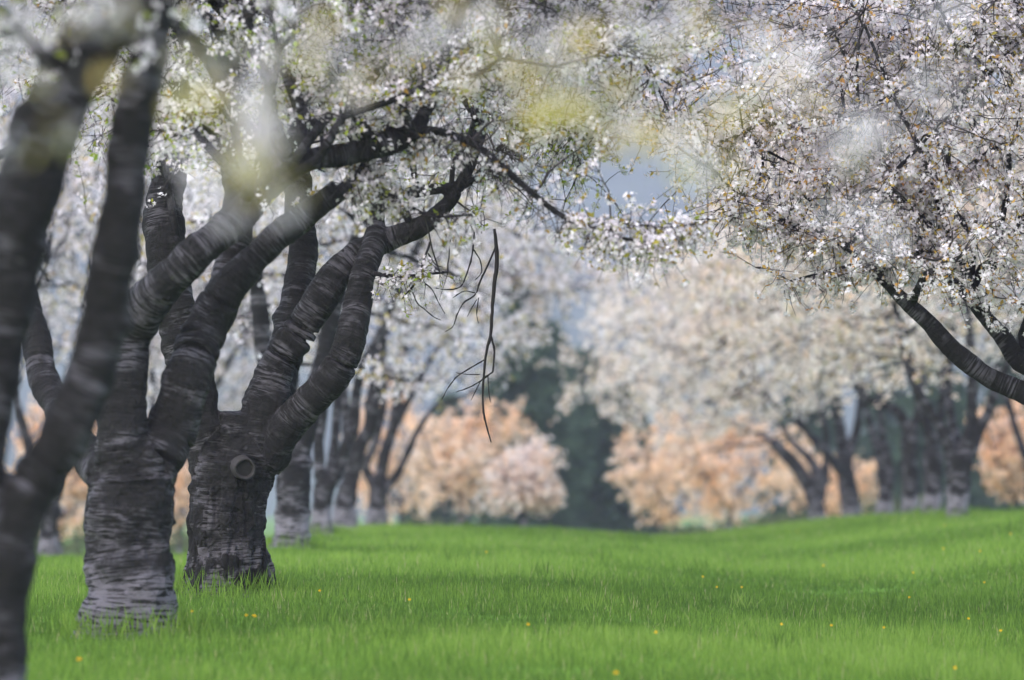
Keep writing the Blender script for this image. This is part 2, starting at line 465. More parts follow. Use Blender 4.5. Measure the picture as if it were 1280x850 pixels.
    fl_limb = di[near][q]; fid = np.median(fl_limb, axis=1).astype(int)
    fid = tidy(q, fid)
    stash = {}
    for k in range(len(sk)):
        f = q[fid == k]
        if len(f) == 0: continue
        u, inv = np.unique(f, return_inverse=True)
        stash[k] = (w[u] - base, inv.reshape(-1, 4), along[u], hgt[u])
    # thin ends of the limbs, too slender for the voxels
    for k, sq in enumerate(sk):
        cut = np.nonzero(sq[:, 3] < voxel * 2.6)[0]
        if k and len(cut) and k in stash:
            tl = sq[max(cut[0] - 3, 0):].copy(); tl[-1, 3] *= .3
            if len(tl) > 2:
                v_, q_ = tubes(tl[None, :, :3], tl[None, :, 3], 9)
                a_, b_, c_, d_ = stash[k]
                stash[k] = (np.vstack([a_, v_ - base]), np.vstack([b_, q_ + len(a_)]), np.r_[c_, np.repeat(np.arange(len(tl)) * .06 + k, 9)], np.r_[d_, np.full(len(v_), 3.)])
    # branches
    node_p = np.vstack([s[4:, :3] for s in sk[1:]] or [sk[0][4:, :3]]); node_r = np.concatenate([s[4:, 3] for s in sk[1:]] or [sk[0][4:, 3]])
    node_k = np.concatenate([np.full(len(s) - 4, k + 1) for k, s in enumerate(sk[1:])] or [np.zeros(len(sk[0]) - 4, int)])
    # upper part of the limbs carries the branches
    bot = interp_fn(bottom) if bottom else None
    def keep(p):
        ok = p[:, 2] > ground(p[:, 0], p[:, 1]) + min_h
        px, py = proj(p)
        if bot: ok &= py < bot(px) + r.normal(size=len(p)) * 10
        for (x0, x1, y0, y1, pr) in (reject or ()):
            ok &= ~((px > x0) & (px < x1) & (py > y0) & (py < y1) & (r.random(len(p)) < pr))
        return ok
    t1 = crown_points(n1, ell, keep, r)
    sel = node_p[:, 2] > gz + min(1.0, min_h)
    p1, r1, i1 = attach(node_p[sel], node_r[sel], t1, 10, .006, .10, .012, r, .045)
    if mids:                   # stout side branches that leave the limbs low down
        tm = crown_points(mids, ell, keep, r)
        cand = np.nonzero((node_r[sel] > .035) & (node_p[sel][:, 2] > gz + 1.1))[0]
        im = cand[[np.argsort(((node_p[sel][cand] - t_) ** 2).sum(1))[r.integers(0, max(1, len(cand) // 3))] for t_ in tm]]
        pm, rm, _ = attach(node_p[sel], node_r[sel] * .75, tm, 10, .006, .14, .016, r, .034, idx=im)
        p1 = np.vstack([p1, pm]); r1 = np.vstack([r1, rm]); i1 = np.r_[i1, im]
    nodes1 = p1[:, 3:].reshape(-1, 3); nr1 = r1[:, 3:].reshape(-1)
    if extra is not None:      # traced branches that carry blossom
        for ln_ in extra:
            e = spline(np.array([[*P(a[0], a[1], D + (a[3] if len(a) > 3 else 0)), a[2] * .5 / F_PX * D] for a in ln_]), 6)
            v_, q_ = tubes(e[None, :, :3], e[None, :, 3], 7)
            stash.setdefault('extra', []).append((v_, q_))
            nodes1 = np.vstack([nodes1, np.repeat(e[3:, :3], 1, 0)]); nr1 = np.r_[nr1, e[3:, 3]]
    t2 = crown_points(n2, ell, keep, r)
    an = np.vstack([nodes1, node_p[sel]]); ar = np.r_[nr1, node_r[sel]]
    p2, r2, _ = attach(an, ar, t2, 7, .003, .06, .015, r, .014)
    if extra is not None:      # blossom right along the traced branches
        k_ = np.nonzero(np.arange(len(nodes1)) >= len(p1) * 7)[0]
        n_x = len(k_) * 5; n3 += n_x
    else: k_ = None; n_x = 0
    # short twigs: start anywhere on level 2 (and thin level 1), droop a little
    st = np.vstack([p2[:, 2:].reshape(-1, 3), nodes1])
    sd = np.vstack([np.repeat((p2[:, -1] - p2[:, 0])[:, None], 5, 1).reshape(-1, 3), np.repeat((p1[:, -1] - p1[:, 0])[:, None], 7, 1).reshape(-1, 3),
                    np.zeros((len(nodes1) - len(p1) * 7, 3)) + [0, 0, -.2]])
    pick = r.integers(0, len(st), n3)
    if n_x: pick[:n_x] = len(p2) * 5 + r.choice(k_, n_x)
    L3 = r.uniform(n3len[0], n3len[1], n3); L3[:n_x] *= .6
    dir3 = unit(unit(sd[pick]) * .5 + r.normal(size=(n3, 3)) * .65 + np.array([0, 0, .05]))
    t = np.linspace(0, 1, 4)[None, :, None]
    p3 = st[pick][:, None] + dir3[:, None] * L3[:, None, None] * t + np.array([0, 0, -.18]) * L3[:, None, None] * t ** 2 + r.normal(size=(n3, 4, 3)) * .008 * (t > 0)
    e3 = p3[:, -1]
    k3 = keep(e3) & (e3[:, 2] > gz + .5)
    k3[:n_x] = True
    p3 = p3[k3]
    r3 = np.broadcast_to(np.linspace(.0036, .0018, 4)[None], p3.shape[:2])
    crown = Bag()
    if D > 70: r2 = np.maximum(r2, .0045); r3 = np.maximum(r3, .0026)
    v_, q_ = tubes(p2, r2, 4); crown.add(v_, q_, 2)
    v_, q_ = tubes(p3, r3, 3); crown.add(v_, q_, 2)
    # blossom clusters
    def along_path(p, frac0, st_):
        seg = np.linalg.norm(np.diff(p, axis=1), axis=2).sum(1)
        m = np.maximum(1, (seg * (1 - frac0) / st_)).astype(int)
        ii = np.repeat(np.arange(len(p)), m)
        tt = frac0 + (1 - frac0) * r.random(len(ii)) ** .8
        x = tt * (p.shape[1] - 1); k0 = np.minimum(x.astype(int), p.shape[1] - 2); f = (x - k0)[:, None]
        return p[ii, k0] * (1 - f) + p[ii, k0 + 1] * f
    cl = np.vstack([along_path(p3, .1, step), along_path(p2, .3, step * 1.3)])
    # patchy: some sprays bare, some thick
    pat = vnoise(cl * 2.2 + seed * 7.) * .5 + .5
    cl = cl[r.random(len(cl)) < np.clip(.35 + pat * 1.1, 0, 1)]
    var_c = np.clip(.5 + .45 * vnoise(cl * 1.3 + seed) + r.normal(size=len(cl)) * .22, 0, 1)
    if clear:
        px, py = proj(cl); drop = np.zeros(len(cl), bool)
        for ln_ in clear:
            c_ = spline(np.array(ln_, float), 12)
            d2 = ((px[:, None] - c_[None, :, 0]) ** 2 + (py[:, None] - c_[None, :, 1]) ** 2).min(1)
            drop |= (d2 < 24 ** 2) & (cl[:, 1] < D + .5)
        kp = ~drop | (r.random(len(cl)) < .16); cl = cl[kp]; var_c = var_c[kp]
    m = r.integers(per_cluster[0], per_cluster[1] + 1, len(cl))
    m = np.where(r.random(len(cl)) < .12, 0, m)
    ii = np.repeat(np.arange(len(cl)), m)
    off = unit(r.normal(size=(len(ii), 3)) + np.array([0, 0, -.35])) * (fl * (1.0 + 1.5 * r.random(len(ii))))[:, None]
    c = cl[ii] + off
    if coarse:
        dd = unit(r.normal(size=c.shape)); R = fl * r.uniform(1.3, 2.1, len(c))
        v_, f_ = blades(c - dd * (R * .5)[:, None], dd, R, R * .95, r, .35)
        crown.add(v_, f_, 0, np.repeat(np.clip(var_c[ii] + r.normal(size=len(ii)) * .15, 0, 1), 4))
    else:
        R = fl * r.uniform(.75, 1.12, len(c))
        v_, f_, k_ = flowers(c, off + r.normal(size=off.shape) * .012, R, r)
        crown.add(v_, f_.reshape(-1, 4), 0, np.repeat(np.clip(var_c[ii] + r.normal(size=len(ii)) * .15, 0, 1), k_))
    # leaves
    lm = (r.random(len(cl)) < leaf_share) * r.integers(1, 4, len(cl))
    ii = np.repeat(np.arange(len(cl)), lm)
    dd = unit(r.normal(size=(len(ii), 3)) + np.array([0, 0, -.1])); L = leaf_len * r.uniform(.6, 1.3, len(ii)) * (1.35 if coarse else 1)
    v_, f_ = blades(cl[ii], dd, L, L * .5, r, .3)
    lv = np.clip(.5 + .5 * vnoise(cl[ii] * .9 + 31 + seed) + r.normal(size=len(ii)) * .25, 0, 1)
    crown.add(v_, f_, 1, np.repeat(lv, 4))
    link('crown', crown.mesh('crown', [petal, leafm, TWIG], origin=base), root)
    # level-1 branches go with the limb they leave
    ids = node_k[sel][i1]; limb_ob = {}
    for k, d in stash.items():
        if k == 'extra': continue
        vv, qq, al, hh = d
        b = ids == k
        if b.any():
            v_, q_ = tubes(p1[b], r1[b], 6)
            qq = np.vstack([qq, q_ + len(vv)]); vv = np.vstack([vv, v_ - base])
            al = np.r_[al, np.tile(np.repeat(np.arange(10) * .09, 6), int(b.sum()))]; hh = np.r_[hh, np.full(len(v_), 3.)]
        me = new_mesh('bark', vv, qq.ravel(), np.full(len(qq), 4), [barkm], None, True, {'along': al, 'hgt': hh})
        limb_ob[k] = link('trunk' if k == 0 else 'limb', me, root)
    for v_, q_ in stash.get('extra', ()):
        me = new_mesh('bark', v_ - base, q_.ravel(), np.full(len(q_), 4), [barkm], None, True,
                      {'along': np.repeat(np.arange(len(v_) // 7) * .08, 7), 'hgt': np.full(len(v_), 3.)})
        kk = node_k[((node_p - v_[:7].mean(0)) ** 2).sum(1).argmin()]
        link('branch', me, limb_ob.get(kk, root))
    return root, base

def E(px, py, D, rx, ry, rd):
    return (P(px, py, D), np.array([rx / F_PX * D, rd, ry / F_PX * D]))

GAP = (735, 885, 200, 262, .55)
#@TREES
# ---------- left row
LB = {-400: 470, 0: 440, 200: 300, 330: 330, 430: 330, 500: 325, 620: 296, 700: 285, 780: 310, 860: 315, 900: 250, 1000: 150}
near_left, _ = cherry('blurred dark cherry tree at the left edge, its two stems leaning right', 22.0, [
    [(-22, 960, 118), (-8, 850, 90), (2, 740, 82), (8, 690, 84)],
    [(8, 690, 76), (34, 620, 74), (85, 540, 72), (118, 450, 72), (140, 330, 68), (158, 250, 62), (168, 150, 60), (188, 60, 56), (205, -40, 50), (230, -200, 38), (260, -420, 24)],
    [(4, 700, 74), (-22, 600, 78), (-15, 500, 84), (12, 380, 88), (34, 250, 90), (44, 190, 92), (75, 110, 92), (125, 30, 86), (165, -50, 74), (220, -200, 56), (300, -400, 34)],
    [(-16, 480, 60), (-80, 330, 56, .4), (-160, 100, 44, .8), (-260, -200, 30, 1.0)]],
    [E(60, -260, 22, 560, 380, 1.9), E(-200, -100, 22, 380, 300, 1.9)], 26, 150, 900,
    bottom={-900: 300, -300: 250, -60: 230, 40: 215, 200: 160, 330: 110, 420: 60, 600: -50}, seed=3, voxel=.014, leaf_share=.5, min_h=1.6)

OPEN = [[(265, 298), (325, 245), (378, 206), (440, 192), (500, 175), (535, 148)], [(288, 362), (330, 312), (375, 275), (424, 238)],
        [(410, 362), (440, 328), (480, 304), (520, 285), (552, 262), (578, 230)], [(440, 420), (452, 350), (466, 305)], [(376, 360), (380, 300), (372, 240), (371, 170)], [(212, 340), (206, 290), (208, 240)],
        [(535, 162), (575, 172), (610, 192), (650, 228), (690, 262)]]
left_mid, L1b = cherry('stout cherry tree with a pale banded foot, second from the left edge', 33.0, [
    [(167, 800, 124), (166, 760, 116), (165, 700, 116), (163, 640, 122), (160, 600, 126)],
    [(150, 610, 84), (152, 540, 74), (156, 470, 72), (162, 410, 70), (182, 375, 62, -.2), (220, 338, 56, -.3), (265, 298, 52, -.3), (325, 245, 44, -.2), (378, 206, 34), (440, 192, 34, .1), (490, 178, 36, .2), (512, 168, 30, .2), (532, 140, 22, .3), (560, 60, 16, .4), (600, -60, 12, .5)],
    [(185, 600, 86), (212, 540, 74, .1), (236, 470, 70, .1), (262, 410, 64, .2), (288, 362, 52, .2), (330, 312, 44, .2), (375, 275, 40, .2), (424, 238, 34, .2)],
    [(268, 400, 56, .2), (284, 350, 50, .4), (292, 300, 46, .5), (296, 240, 44, .6), (286, 160, 38, .8), (300, 40, 30, 1.0), (330, -120, 22, 1.2), (360, -300, 14, 1.4)],
    [(142, 600, 70), (104, 560, 52, .4), (64, 500, 44, .8), (42, 420, 40, 1.1), (20, 330, 34, 1.4), (-20, 200, 28, 1.6), (-80, 20, 20, 1.8), (-150, -150, 14, 2.0)]],
    [E(300, -120, 33.5, 480, 400, 2.3), E(680, 60, 33.6, 300, 190, 1.3)], 70, 700, 5200, bottom=LB, reject=[GAP, (-50, 460, 230, 340, .5), (350, 610, 130, 330, .35), (800, 1000, 0, 300, .4)], step=.085, per_cluster=(5, 9), seed=5, voxel=.011, mids=8, clear=OPEN,
    extra=[[(500, 172, 16, .2), (535, 162, 11, .2), (575, 172, 10, .2), (610, 192, 9, .1), (650, 228, 8, .1), (700, 268, 7, .0), (745, 288, 6.5, -.1), (790, 300, 3.5, -.1), (835, 306, 1.5, -.2)],
           [(424, 240, 13, .2), (440, 225, 9, .2), (452, 208, 8, .3), (462, 190, 7, .3)],
           [(452, 205, 7, .3), (470, 232, 6, .3), (500, 250, 5, .3), (540, 270, 4, .3), (590, 268, 3, .2)],
           [(480, 185, 14, .2), (492, 150, 12, .2), (505, 120, 10, .3), (525, 95, 8, .3), (540, 40, 6, .3)],
           [(470, 186, 18, .1), (450, 150, 15, 0), (430, 118, 10, 0), (410, 90, 8, 0)],
           [(745, 288, 3.5, -.1), (770, 277, 3, -.1), (830, 284, 2, -.1), (885, 276, 1.2, 0)]])

left_focus, L2b = cherry('sharp rough barked cherry tree with a round pruning scar and five limbs', 40.0, [
    [(287, 750, 122), (287, 720, 110), (286, 670, 104), (288, 620, 106), (292, 580, 108)],
    [(262, 590, 62), (252, 530, 60), (243, 470, 58), (226, 400, 56), (212, 340, 58, .1), (206, 290, 60, .1), (208, 240, 50, .2), (225, 160, 40, .4), (230, 60, 32, .6), (220, -80, 24, .8), (200, -260, 14, 1.)],
    [(296, 580, 84), (300, 540, 72), (302, 512, 62)],
    [(318, 570, 76), (328, 520, 64), (350, 465, 56), (380, 408, 50), (410, 362, 46), (440, 328, 42), (480, 304, 36, .1), (520, 285, 32, .1), (552, 262, 24, .2), (576, 232, 20, .2), (600, 170, 15, .3), (640, 60, 11, .4), (690, -60, 8, .5)],
    [(330, 575, 62), (352, 545, 54, -.1), (385, 502, 50, -.2), (420, 462, 48, -.3), (440, 420, 44, -.3), (448, 380, 40, -.2), (452, 350, 38, -.2), (462, 318, 36, -.1), (470, 290, 30, .1), (478, 255, 22, .2), (520, 240, 20, .2), (575, 234, 15, .2)],
    [(322, 560, 66, .3), (345, 480, 52, .6), (362, 420, 50, .8), (374, 360, 46, .9), (380, 300, 44, 1.), (372, 240, 40, 1.), (370, 170, 36, 1.1), (385, 60, 28, 1.2), (420, -80, 22, 1.4), (450, -260, 14, 1.6)]],
    [E(430, -100, 40.5, 520, 400, 2.7), E(690, 90, 40.0, 290, 220, 1.4)], 80, 820, 6400, bottom=LB, reject=[GAP, (-50, 460, 250, 340, .5), (350, 610, 130, 330, .35), (800, 1000, 0, 300, .4)], step=.085, per_cluster=(5, 9), seed=8, voxel=.011, mids=9, clear=OPEN, fissure=1.0, barkm=BARK_ROUGH,
    extra=[[(575, 236, 10, .2), (600, 215, 7, .2), (630, 180, 5, .2), (680, 160, 4, .2), (740, 170, 3, .2)],
           [(455, 340, 8, -.2), (500, 345, 4, -.3), (560, 340, 3, -.3)]])

def pxs(D, pts, n=5): return spline(np.array([[*P(a[0], a[1], D), a[2] * .5 / F_PX * D] for a in pts]), n)
# dead hanging branch of the focused tree, round pruning scar
bg = Bag()
for ln_ in [[(618, 286, 3.5), (620, 304, 5), (621, 330, 5.6), (618, 355, 5), (615, 390, 4.6), (613, 420, 4.2), (608, 440, 3.4), (604, 480, 3), (604, 510, 2.8), (608, 532, 2.4), (614, 553, 1.6)],
            [(614, 420, 3), (618, 440, 2.6), (616, 465, 2.2)], [(616, 465, 2), (598, 478, 1.8), (582, 486, 1.6), (570, 490, 1)], [(605, 450, 2), (588, 460, 2), (572, 470, 1.6), (560, 485, 1.3), (552, 500, 1)],
            [(616, 465, 2), (603, 474, 1.6), (595, 488, 1.2), (589, 500, .9)], [(610, 470, 1.6), (611, 488, 1.3), (613, 503, .9)], [(600, 468, 1.6), (585, 468, 1.3), (570, 466, .9)],
            [(619, 310, 2.8), (608, 335, 2.4), (600, 352, 2.4), (594, 368, 2), (580, 378, 2), (572, 392, 1.8), (566, 408, 1.4), (556, 415, 1)],
            [(593, 290, 2.2), (590, 318, 2.4), (584, 340, 2.2), (576, 358, 2), (560, 362, 1.6), (545, 360, 1.1)], [(592, 312, 1.8), (600, 325, 1.6), (602, 340, 1.6), (594, 350, 1.2)],
            [(594, 366, 1.6), (580, 364, 1.3), (566, 372, 1)], [(598, 372, 1.6), (596, 392, 1.4), (598, 404, 1)], [(596, 374, 1.3), (588, 388, 1.1), (584, 396, .8)],
            [(538, 302, 3.4), (530, 325, 3), (522, 350, 2.6), (512, 362, 2.2), (502, 374, 1.2)], [(535, 316, 1.6), (544, 330, 1.4), (554, 334, .9)],
            [(514, 360, 2), (521, 378, 1.8), (530, 386, 1.6), (542, 396, 1.3), (551, 400, .9)], [(524, 348, 1.6), (540, 362, 1.4), (548, 378, 1.2), (556, 392, .9)]]:
    e = pxs(39.7, ln_); v_, q_ = tubes(e[None, :, :3], e[None, :, 3], 5); bg.add(v_ + rng.normal(size=v_.shape) * .001, q_)
tag(link('dead_branch', bg.mesh('dead_branch', [DEAD], True, L2b), left_focus), 'bare black dead twigs hanging from the limb')
# scar: a ring of callus round a dark sawn face
cen = P(306, 586, 39.66); nrm = unit(np.array([.25, -.95, -.1])); u_ = unit(np.cross(nrm, [0, 0, 1.])); w_ = np.cross(u_, nrm)
a_ = np.linspace(0, 2 * math.pi, 33)[:-1]
bg = Bag(); prof = [(.102, -.12), (.096, .0), (.090, .014), (.080, .018), (.070, .006), (.064, -.012), (.035, -.016), (.0, -.012)]
vv = np.array([cen + (.9 * rr_ * (.88 + .06 * math.sin(2 * t_ + 1) + .015 * math.sin(7 * t_)) * math.cos(t_)) * u_ + .9 * rr_ * (.93 + .03 * math.sin(3 * t_ + 2)) * math.sin(t_) * w_ + dz_ * nrm for rr_, dz_ in prof for t_ in a_])
ff = np.array([[i * 32 + j, i * 32 + (j + 1) % 32, (i + 1) * 32 + (j + 1) % 32, (i + 1) * 32 + j] for i in range(7) for j in range(32)])
bg.add(vv, ff[:32 * 5], 0); bg.add(vv, ff[32 * 5:], 1)
tag(link('pruning_scar', bg.mesh('pruning_scar', [CUT_RIM, CUT], True, L2b), left_focus), 'round healed pruning scar with a pale rim')

FAR = dict(coarse=True, barkm=BARK_FAR, voxel=.024, fl=.030, per_cluster=(3, 6), step=.13, leafm=LEAF_OLIVE, leaf_share=.45, leaf_len=.05)
LF = {-300: 470, 200: 450, 330: 440, 420: 505, 480: 535, 540: 520, 580: 505, 620: 480, 680: 430, 720: 400, 780: 370}
cherry('dark cherry trunk directly behind the scarred tree, third in the left row', 60.0, [
    [(366, 690, 50), (366, 650, 44), (366, 610, 44), (366, 580, 48)],
    [(360, 585, 34), (345, 520, 30), (330, 440, 27), (318, 340, 24), (300, 220, 20), (280, 80, 14)],
    [(370, 580, 34), (385, 530, 28), (398, 470, 26), (415, 400, 22), (440, 310, 18), (480, 200, 13), (520, 80, 9)],
    [(366, 575, 30, .5), (362, 500, 26, .9), (368, 400, 22, 1.2), (372, 250, 16, 1.6), (380, 60, 10, 2.)]],
    [E(400, 130, 60, 300, 320, 3.)], 50, 420, 2400, bottom=LF, reject=[GAP], seed=21, **FAR)
cherry('cherry tree with a pale foot and a knobbed fork, fourth in the left row', 75.0, [
    [(400, 674, 30), (401, 650, 27), (403, 622, 27), (408, 604, 30)],
    [(404, 606, 20), (398, 585, 18), (400, 545, 17), (404, 500, 16), (402, 420, 14), (390, 300, 10), (380, 150, 7)],
    [(412, 604, 22), (424, 586, 20), (431, 558, 17), (443, 530, 17), (446, 490, 15), (453, 455, 14), (466, 434, 12), (490, 380, 10), (530, 280, 7), (560, 160, 5)],
    [(410, 602, 16, .5), (420, 540, 13, .8), (425, 460, 12, 1.), (440, 330, 9, 1.2), (450, 180, 6, 1.5)]],
    [E(470, 220, 75, 260, 280, 3.)], 46, 380, 2200, bottom=LF, reject=[GAP], seed=22, **FAR)
cherry('broad pale footed cherry trunk, fifth in the left row', 85.0, [
    [(430, 660, 36), (432, 635, 31), (436, 606, 27)],
    [(436, 608, 26), (448, 562, 23), (463, 530, 21), (468, 490, 19), (472, 455, 16), (490, 390, 12), (530, 300, 8), (580, 220, 5)],
    [(436, 606, 18, .4), (434, 560, 15, .7), (430, 480, 12, .9), (420, 360, 9, 1.2), (410, 220, 6, 1.5)]],
    [E(540, 260, 85, 230, 240, 3.2)], 46, 360, 2200, bottom=LF, reject=[GAP], seed=23, **FAR)
cherry('forked cherry tree with a thin limb arching right, farthest in the left row', 95.0, [
    [(471, 656, 30), (472, 630, 25), (474, 606, 24)],
    [(474, 608, 18), (480, 571, 17), (491, 533, 16), (498, 490, 14), (505, 440, 10), (530, 360, 7), (560, 260, 4)],
    [(470, 610, 15), (457, 583, 13), (470, 548, 13), (480, 500, 11), (478, 430, 8), (470, 320, 5)],
    [(480, 612, 15), (495, 594, 12), (509, 568, 11), (518, 545, 9), (530, 526, 8), (548, 506, 6), (580, 496, 5), (620, 470, 3.5)],
    [(492, 535, 12), (503, 515, 10), (515, 492, 9), (528, 466, 8), (560, 420, 6), (610, 370, 4)]],
    [E(640, 330, 95, 175, 150, 3.), E(590, 330, 95, 165, 190, 3.)], 46, 360, 2200, bottom=LF, reject=[GAP, (650, 820, 150, 285, .8)], seed=24, **FAR)

# ---------- right row
RB = {640: 200, 700: 320, 840: 335, 880: 345, 1000: 375, 1100: 388, 1280: 415, 1500: 430, 1900: 470}
right_near, _ = cherry('sharp bronze leaved cherry tree spreading in from the right edge', 38.5, [
    [(1640, 800, 128), (1636, 740, 112), (1630, 690, 112), (1620, 650, 116)],
    [(1610, 655, 60), (1520, 600, 48), (1400, 548, 40), (1330, 520, 36), (1280, 492, 33), (1230, 468, 31), (1190, 438, 29), (1160, 405, 24), (1130, 376, 20), (1112, 358, 15), (1060, 310, 11), (1000, 285, 9), (940, 262, 6)],
    [(1620, 645, 64, .2), (1520, 540, 50, .2), (1400, 470, 42, .2), (1330, 460, 38, .2), (1280, 455, 34, .2), (1255, 420, 28, .2), (1232, 395, 24, .2), (1210, 370, 20, .2), (1170, 330, 15, .3), (1120, 250, 11, .3), (1060, 190, 8, .4)],
    [(1625, 640, 70, .5), (1560, 470, 56, .6), (1480, 300, 46, .8), (1400, 170, 36, .8), (1330, 80, 26, .7), (1275, 42, 19, .6), (1240, 85, 14, .5), (1200, 120, 9, .4)],
    [(1640, 640, 70, -.4), (1640, 450, 58, -.8), (1600, 250, 46, -1.), (1560, 60, 34, -1.2), (1500, -160, 22, -1.4)],
    [(1660, 640, 66, .3), (1760, 480, 54, .8), (1880, 300, 42, 1.2), (1980, 80, 28, 1.6)]],
    [E(1230, 60, 38.8, 420, 370, 2.3), E(960, 130, 38.6, 300, 190, 1.3), E(1000, 270, 38.2, 250, 95, .9), E(1180, 340, 38.3, 200, 66, .8), E(1650, -60, 38.5, 560, 420, 2.6)], 140, 1350, 10500,
    bottom=RB, reject=[GAP, (500, 760, -100, 300, .4)], step=.08, per_cluster=(6, 10), seed=31, voxel=.014, mids=16, leafm=LEAF_BRONZE, leaf_share=.75, leaf_len=.04,
    extra=[[(1275, 42, 15, .6), (1240, 46, 10, .4), (1200, 40, 8, .3), (1155, 34, 6, .2), (1100, 45, 4, .2), (1040, 60, 3, .2)],
           [(1120, 250, 8, .3), (1060, 150, 7, 0), (1000, 154, 6.5, 0), (950, 156, 5, 0), (915, 172, 4, 0), (880, 182, 2, 0)],
           [(1232, 395, 9, .2), (1262, 195, 7, 0), (1210, 206, 6, 0), (1170, 213, 5.5, 0), (1130, 218, 3, 0), (1090, 190, 2, 0)],
           [(1170, 330, 8, .3), (1170, 312, 8, 0), (1140, 318, 7, 0), (1105, 322, 6, 0), (1050, 335, 4, 0), (985, 352, 2.5, 0)],
           [(1060, 310, 10, 0), (1030, 290, 12, 0), (1000, 288, 9, 0), (960, 270, 6, 0), (920, 250, 4, 0)],
           [(1200, 120, 7, .3), (1120, 300, 5, 0), (1080, 220, 4, 0), (1060, 180, 3, 0)]])
RF = {600: 545, 690: 565, 740: 590, 800: 575, 860: 570, 900: 565, 960: 535, 1040: 515, 1120: 500, 1200: 490, 1300: 490, 1500: 490}
FARC = dict(FAR, petal=PETAL_CREAM_SUNTINT, leaf_share=.38)
RTOP = [(600, 730, 0, 400, .95), (600, 790, 0, 330, .95), (600, 870, 0, 285, .95), (600, 700, 400, 520, .6)]
cherry('white footed cherry tree forking wide, nearest standing trunk on the right', 80.0, [
    [(1197, 662, 32), (1197, 635, 28), (1198, 600, 33), (1200, 570, 38)],
    [(1190, 572, 24), (1184, 550, 19), (1172, 528, 17), (1160, 510, 15), (1146, 486, 14), (1132, 450, 12), (1120, 390, 9), (1090, 290, 6)],
    [(1204, 568, 22), (1213, 535, 17), (1215, 500, 16), (1216, 465, 14), (1210, 400, 11), (1200, 280, 7)],
    [(1212, 568, 22), (1224, 540, 17), (1240, 502, 14), (1262, 450, 11), (1300, 360, 9), (1340, 240, 6)],
    [(1200, 566, 18, .4), (1188, 520, 14, .6), (1186, 470, 12, .8), (1190, 360, 9, 1.), (1170, 240, 6, 1.2)]],
    [E(1150, 220, 80, 330, 280, 3.6)], 64, 600, 4200, bottom=RF, reject=[GAP] + RTOP, seed=41, **FARC)
cherry('white footed cherry trunk leaning left, second standing trunk on the right', 90.0, [
    [(1164, 662, 30), (1165, 630, 26), (1166, 595, 26), (1166, 566, 27)],
    [(1166, 568, 22), (1162, 545, 19), (1154, 518, 16), (1146, 490, 13), (1135, 430, 9), (1110, 320, 6)],
    [(1168, 566, 16, .4), (1176, 530, 12, .6), (1180, 470, 9, .8), (1190, 360, 6, 1.)]],
    [E(1090, 260, 90, 270, 240, 3.6)], 60, 560, 4000, bottom=RF, reject=[GAP] + RTOP, seed=42, **FARC)
cherry('cherry tree with a pale foot and a limb bent sharply left, third on the right', 100.0, [
    [(1137, 662, 25), (1138, 630, 22), (1137, 580, 21), (1136, 545, 22)],
    [(1136, 548, 17), (1130, 526, 16), (1118, 512, 14), (1096, 505, 12), (1075, 490, 10), (1040, 440, 7), (1000, 380, 4)],
    [(1138, 545, 16), (1146, 520, 14), (1152, 490, 11), (1150, 400, 8), (1140, 290, 5)]],
    [E(1040, 290, 100, 260, 220, 3.6)], 60, 560, 4000, bottom=RF, reject=[GAP] + RTOP, seed=43, **FARC)
cherry('twin stemmed cherry tree with slim grey stems in the middle of the right row', 112.0, [
    [(1106, 668, 26), (1106, 645, 22), (1106, 625, 22)],
    [(1104, 628, 14), (1102, 585, 13), (1092, 545, 12), (1084, 515, 11), (1070, 450, 8), (1040, 350, 5)],
    [(1110, 628, 13), (1112, 585, 12), (1104, 545, 10), (1098, 500, 9), (1100, 420, 7), (1110, 300, 4)]],
    [E(985, 340, 112, 235, 200, 3.8)], 60, 560, 4000, bottom=RF, reject=[GAP] + RTOP, seed=44, **FARC)
cherry('straight dark cherry tree with a long limb reaching left, second last in the right row', 120.0, [
    [(1066, 672, 30), (1064, 640, 26), (1058, 600, 25), (1054, 575, 24)],
    [(1054, 578, 18), (1051, 540, 16), (1047, 510, 14), (1040, 450, 10), (1030, 340, 6)],
    [(1050, 590, 15, -.5), (1040, 575, 13, -.8), (1019, 551, 12, -1.), (995, 524, 11, -1.2), (974, 509, 9, -1.4), (957, 494, 7, -1.5), (936, 480, 6, -1.6), (900, 440, 4, -1.8)],
    [(1060, 575, 15), (1072, 530, 12), (1076, 480, 9), (1085, 400, 6)]],
    [E(915, 390, 120, 215, 175, 4.)], 60, 560, 4000, bottom=RF, reject=[GAP] + RTOP, seed=45, **FARC)
cherry('black cherry trunk leaning left with a broken top, last in the right row', 130.0, [
    [(1026, 676, 28), (1022, 645, 23), (1017, 622, 23)],
    [(1018, 625, 21), (1006, 600, 20), (990, 578, 20), (974, 562, 18), (963, 552, 14)],
    [(1020, 622, 18), (1022, 595, 17), (1014, 576, 14), (1000, 562, 11), (985, 545, 8), (960, 510, 5)],
    [(1026, 625, 14), (1032, 580, 12), (1030, 530, 9), (1000, 450, 6), (960, 380, 4)]],
    [E(860, 420, 130, 205, 160, 4.)], 56, 500, 3400, bottom=RF, reject=[GAP] + RTOP, seed=46, **FARC)

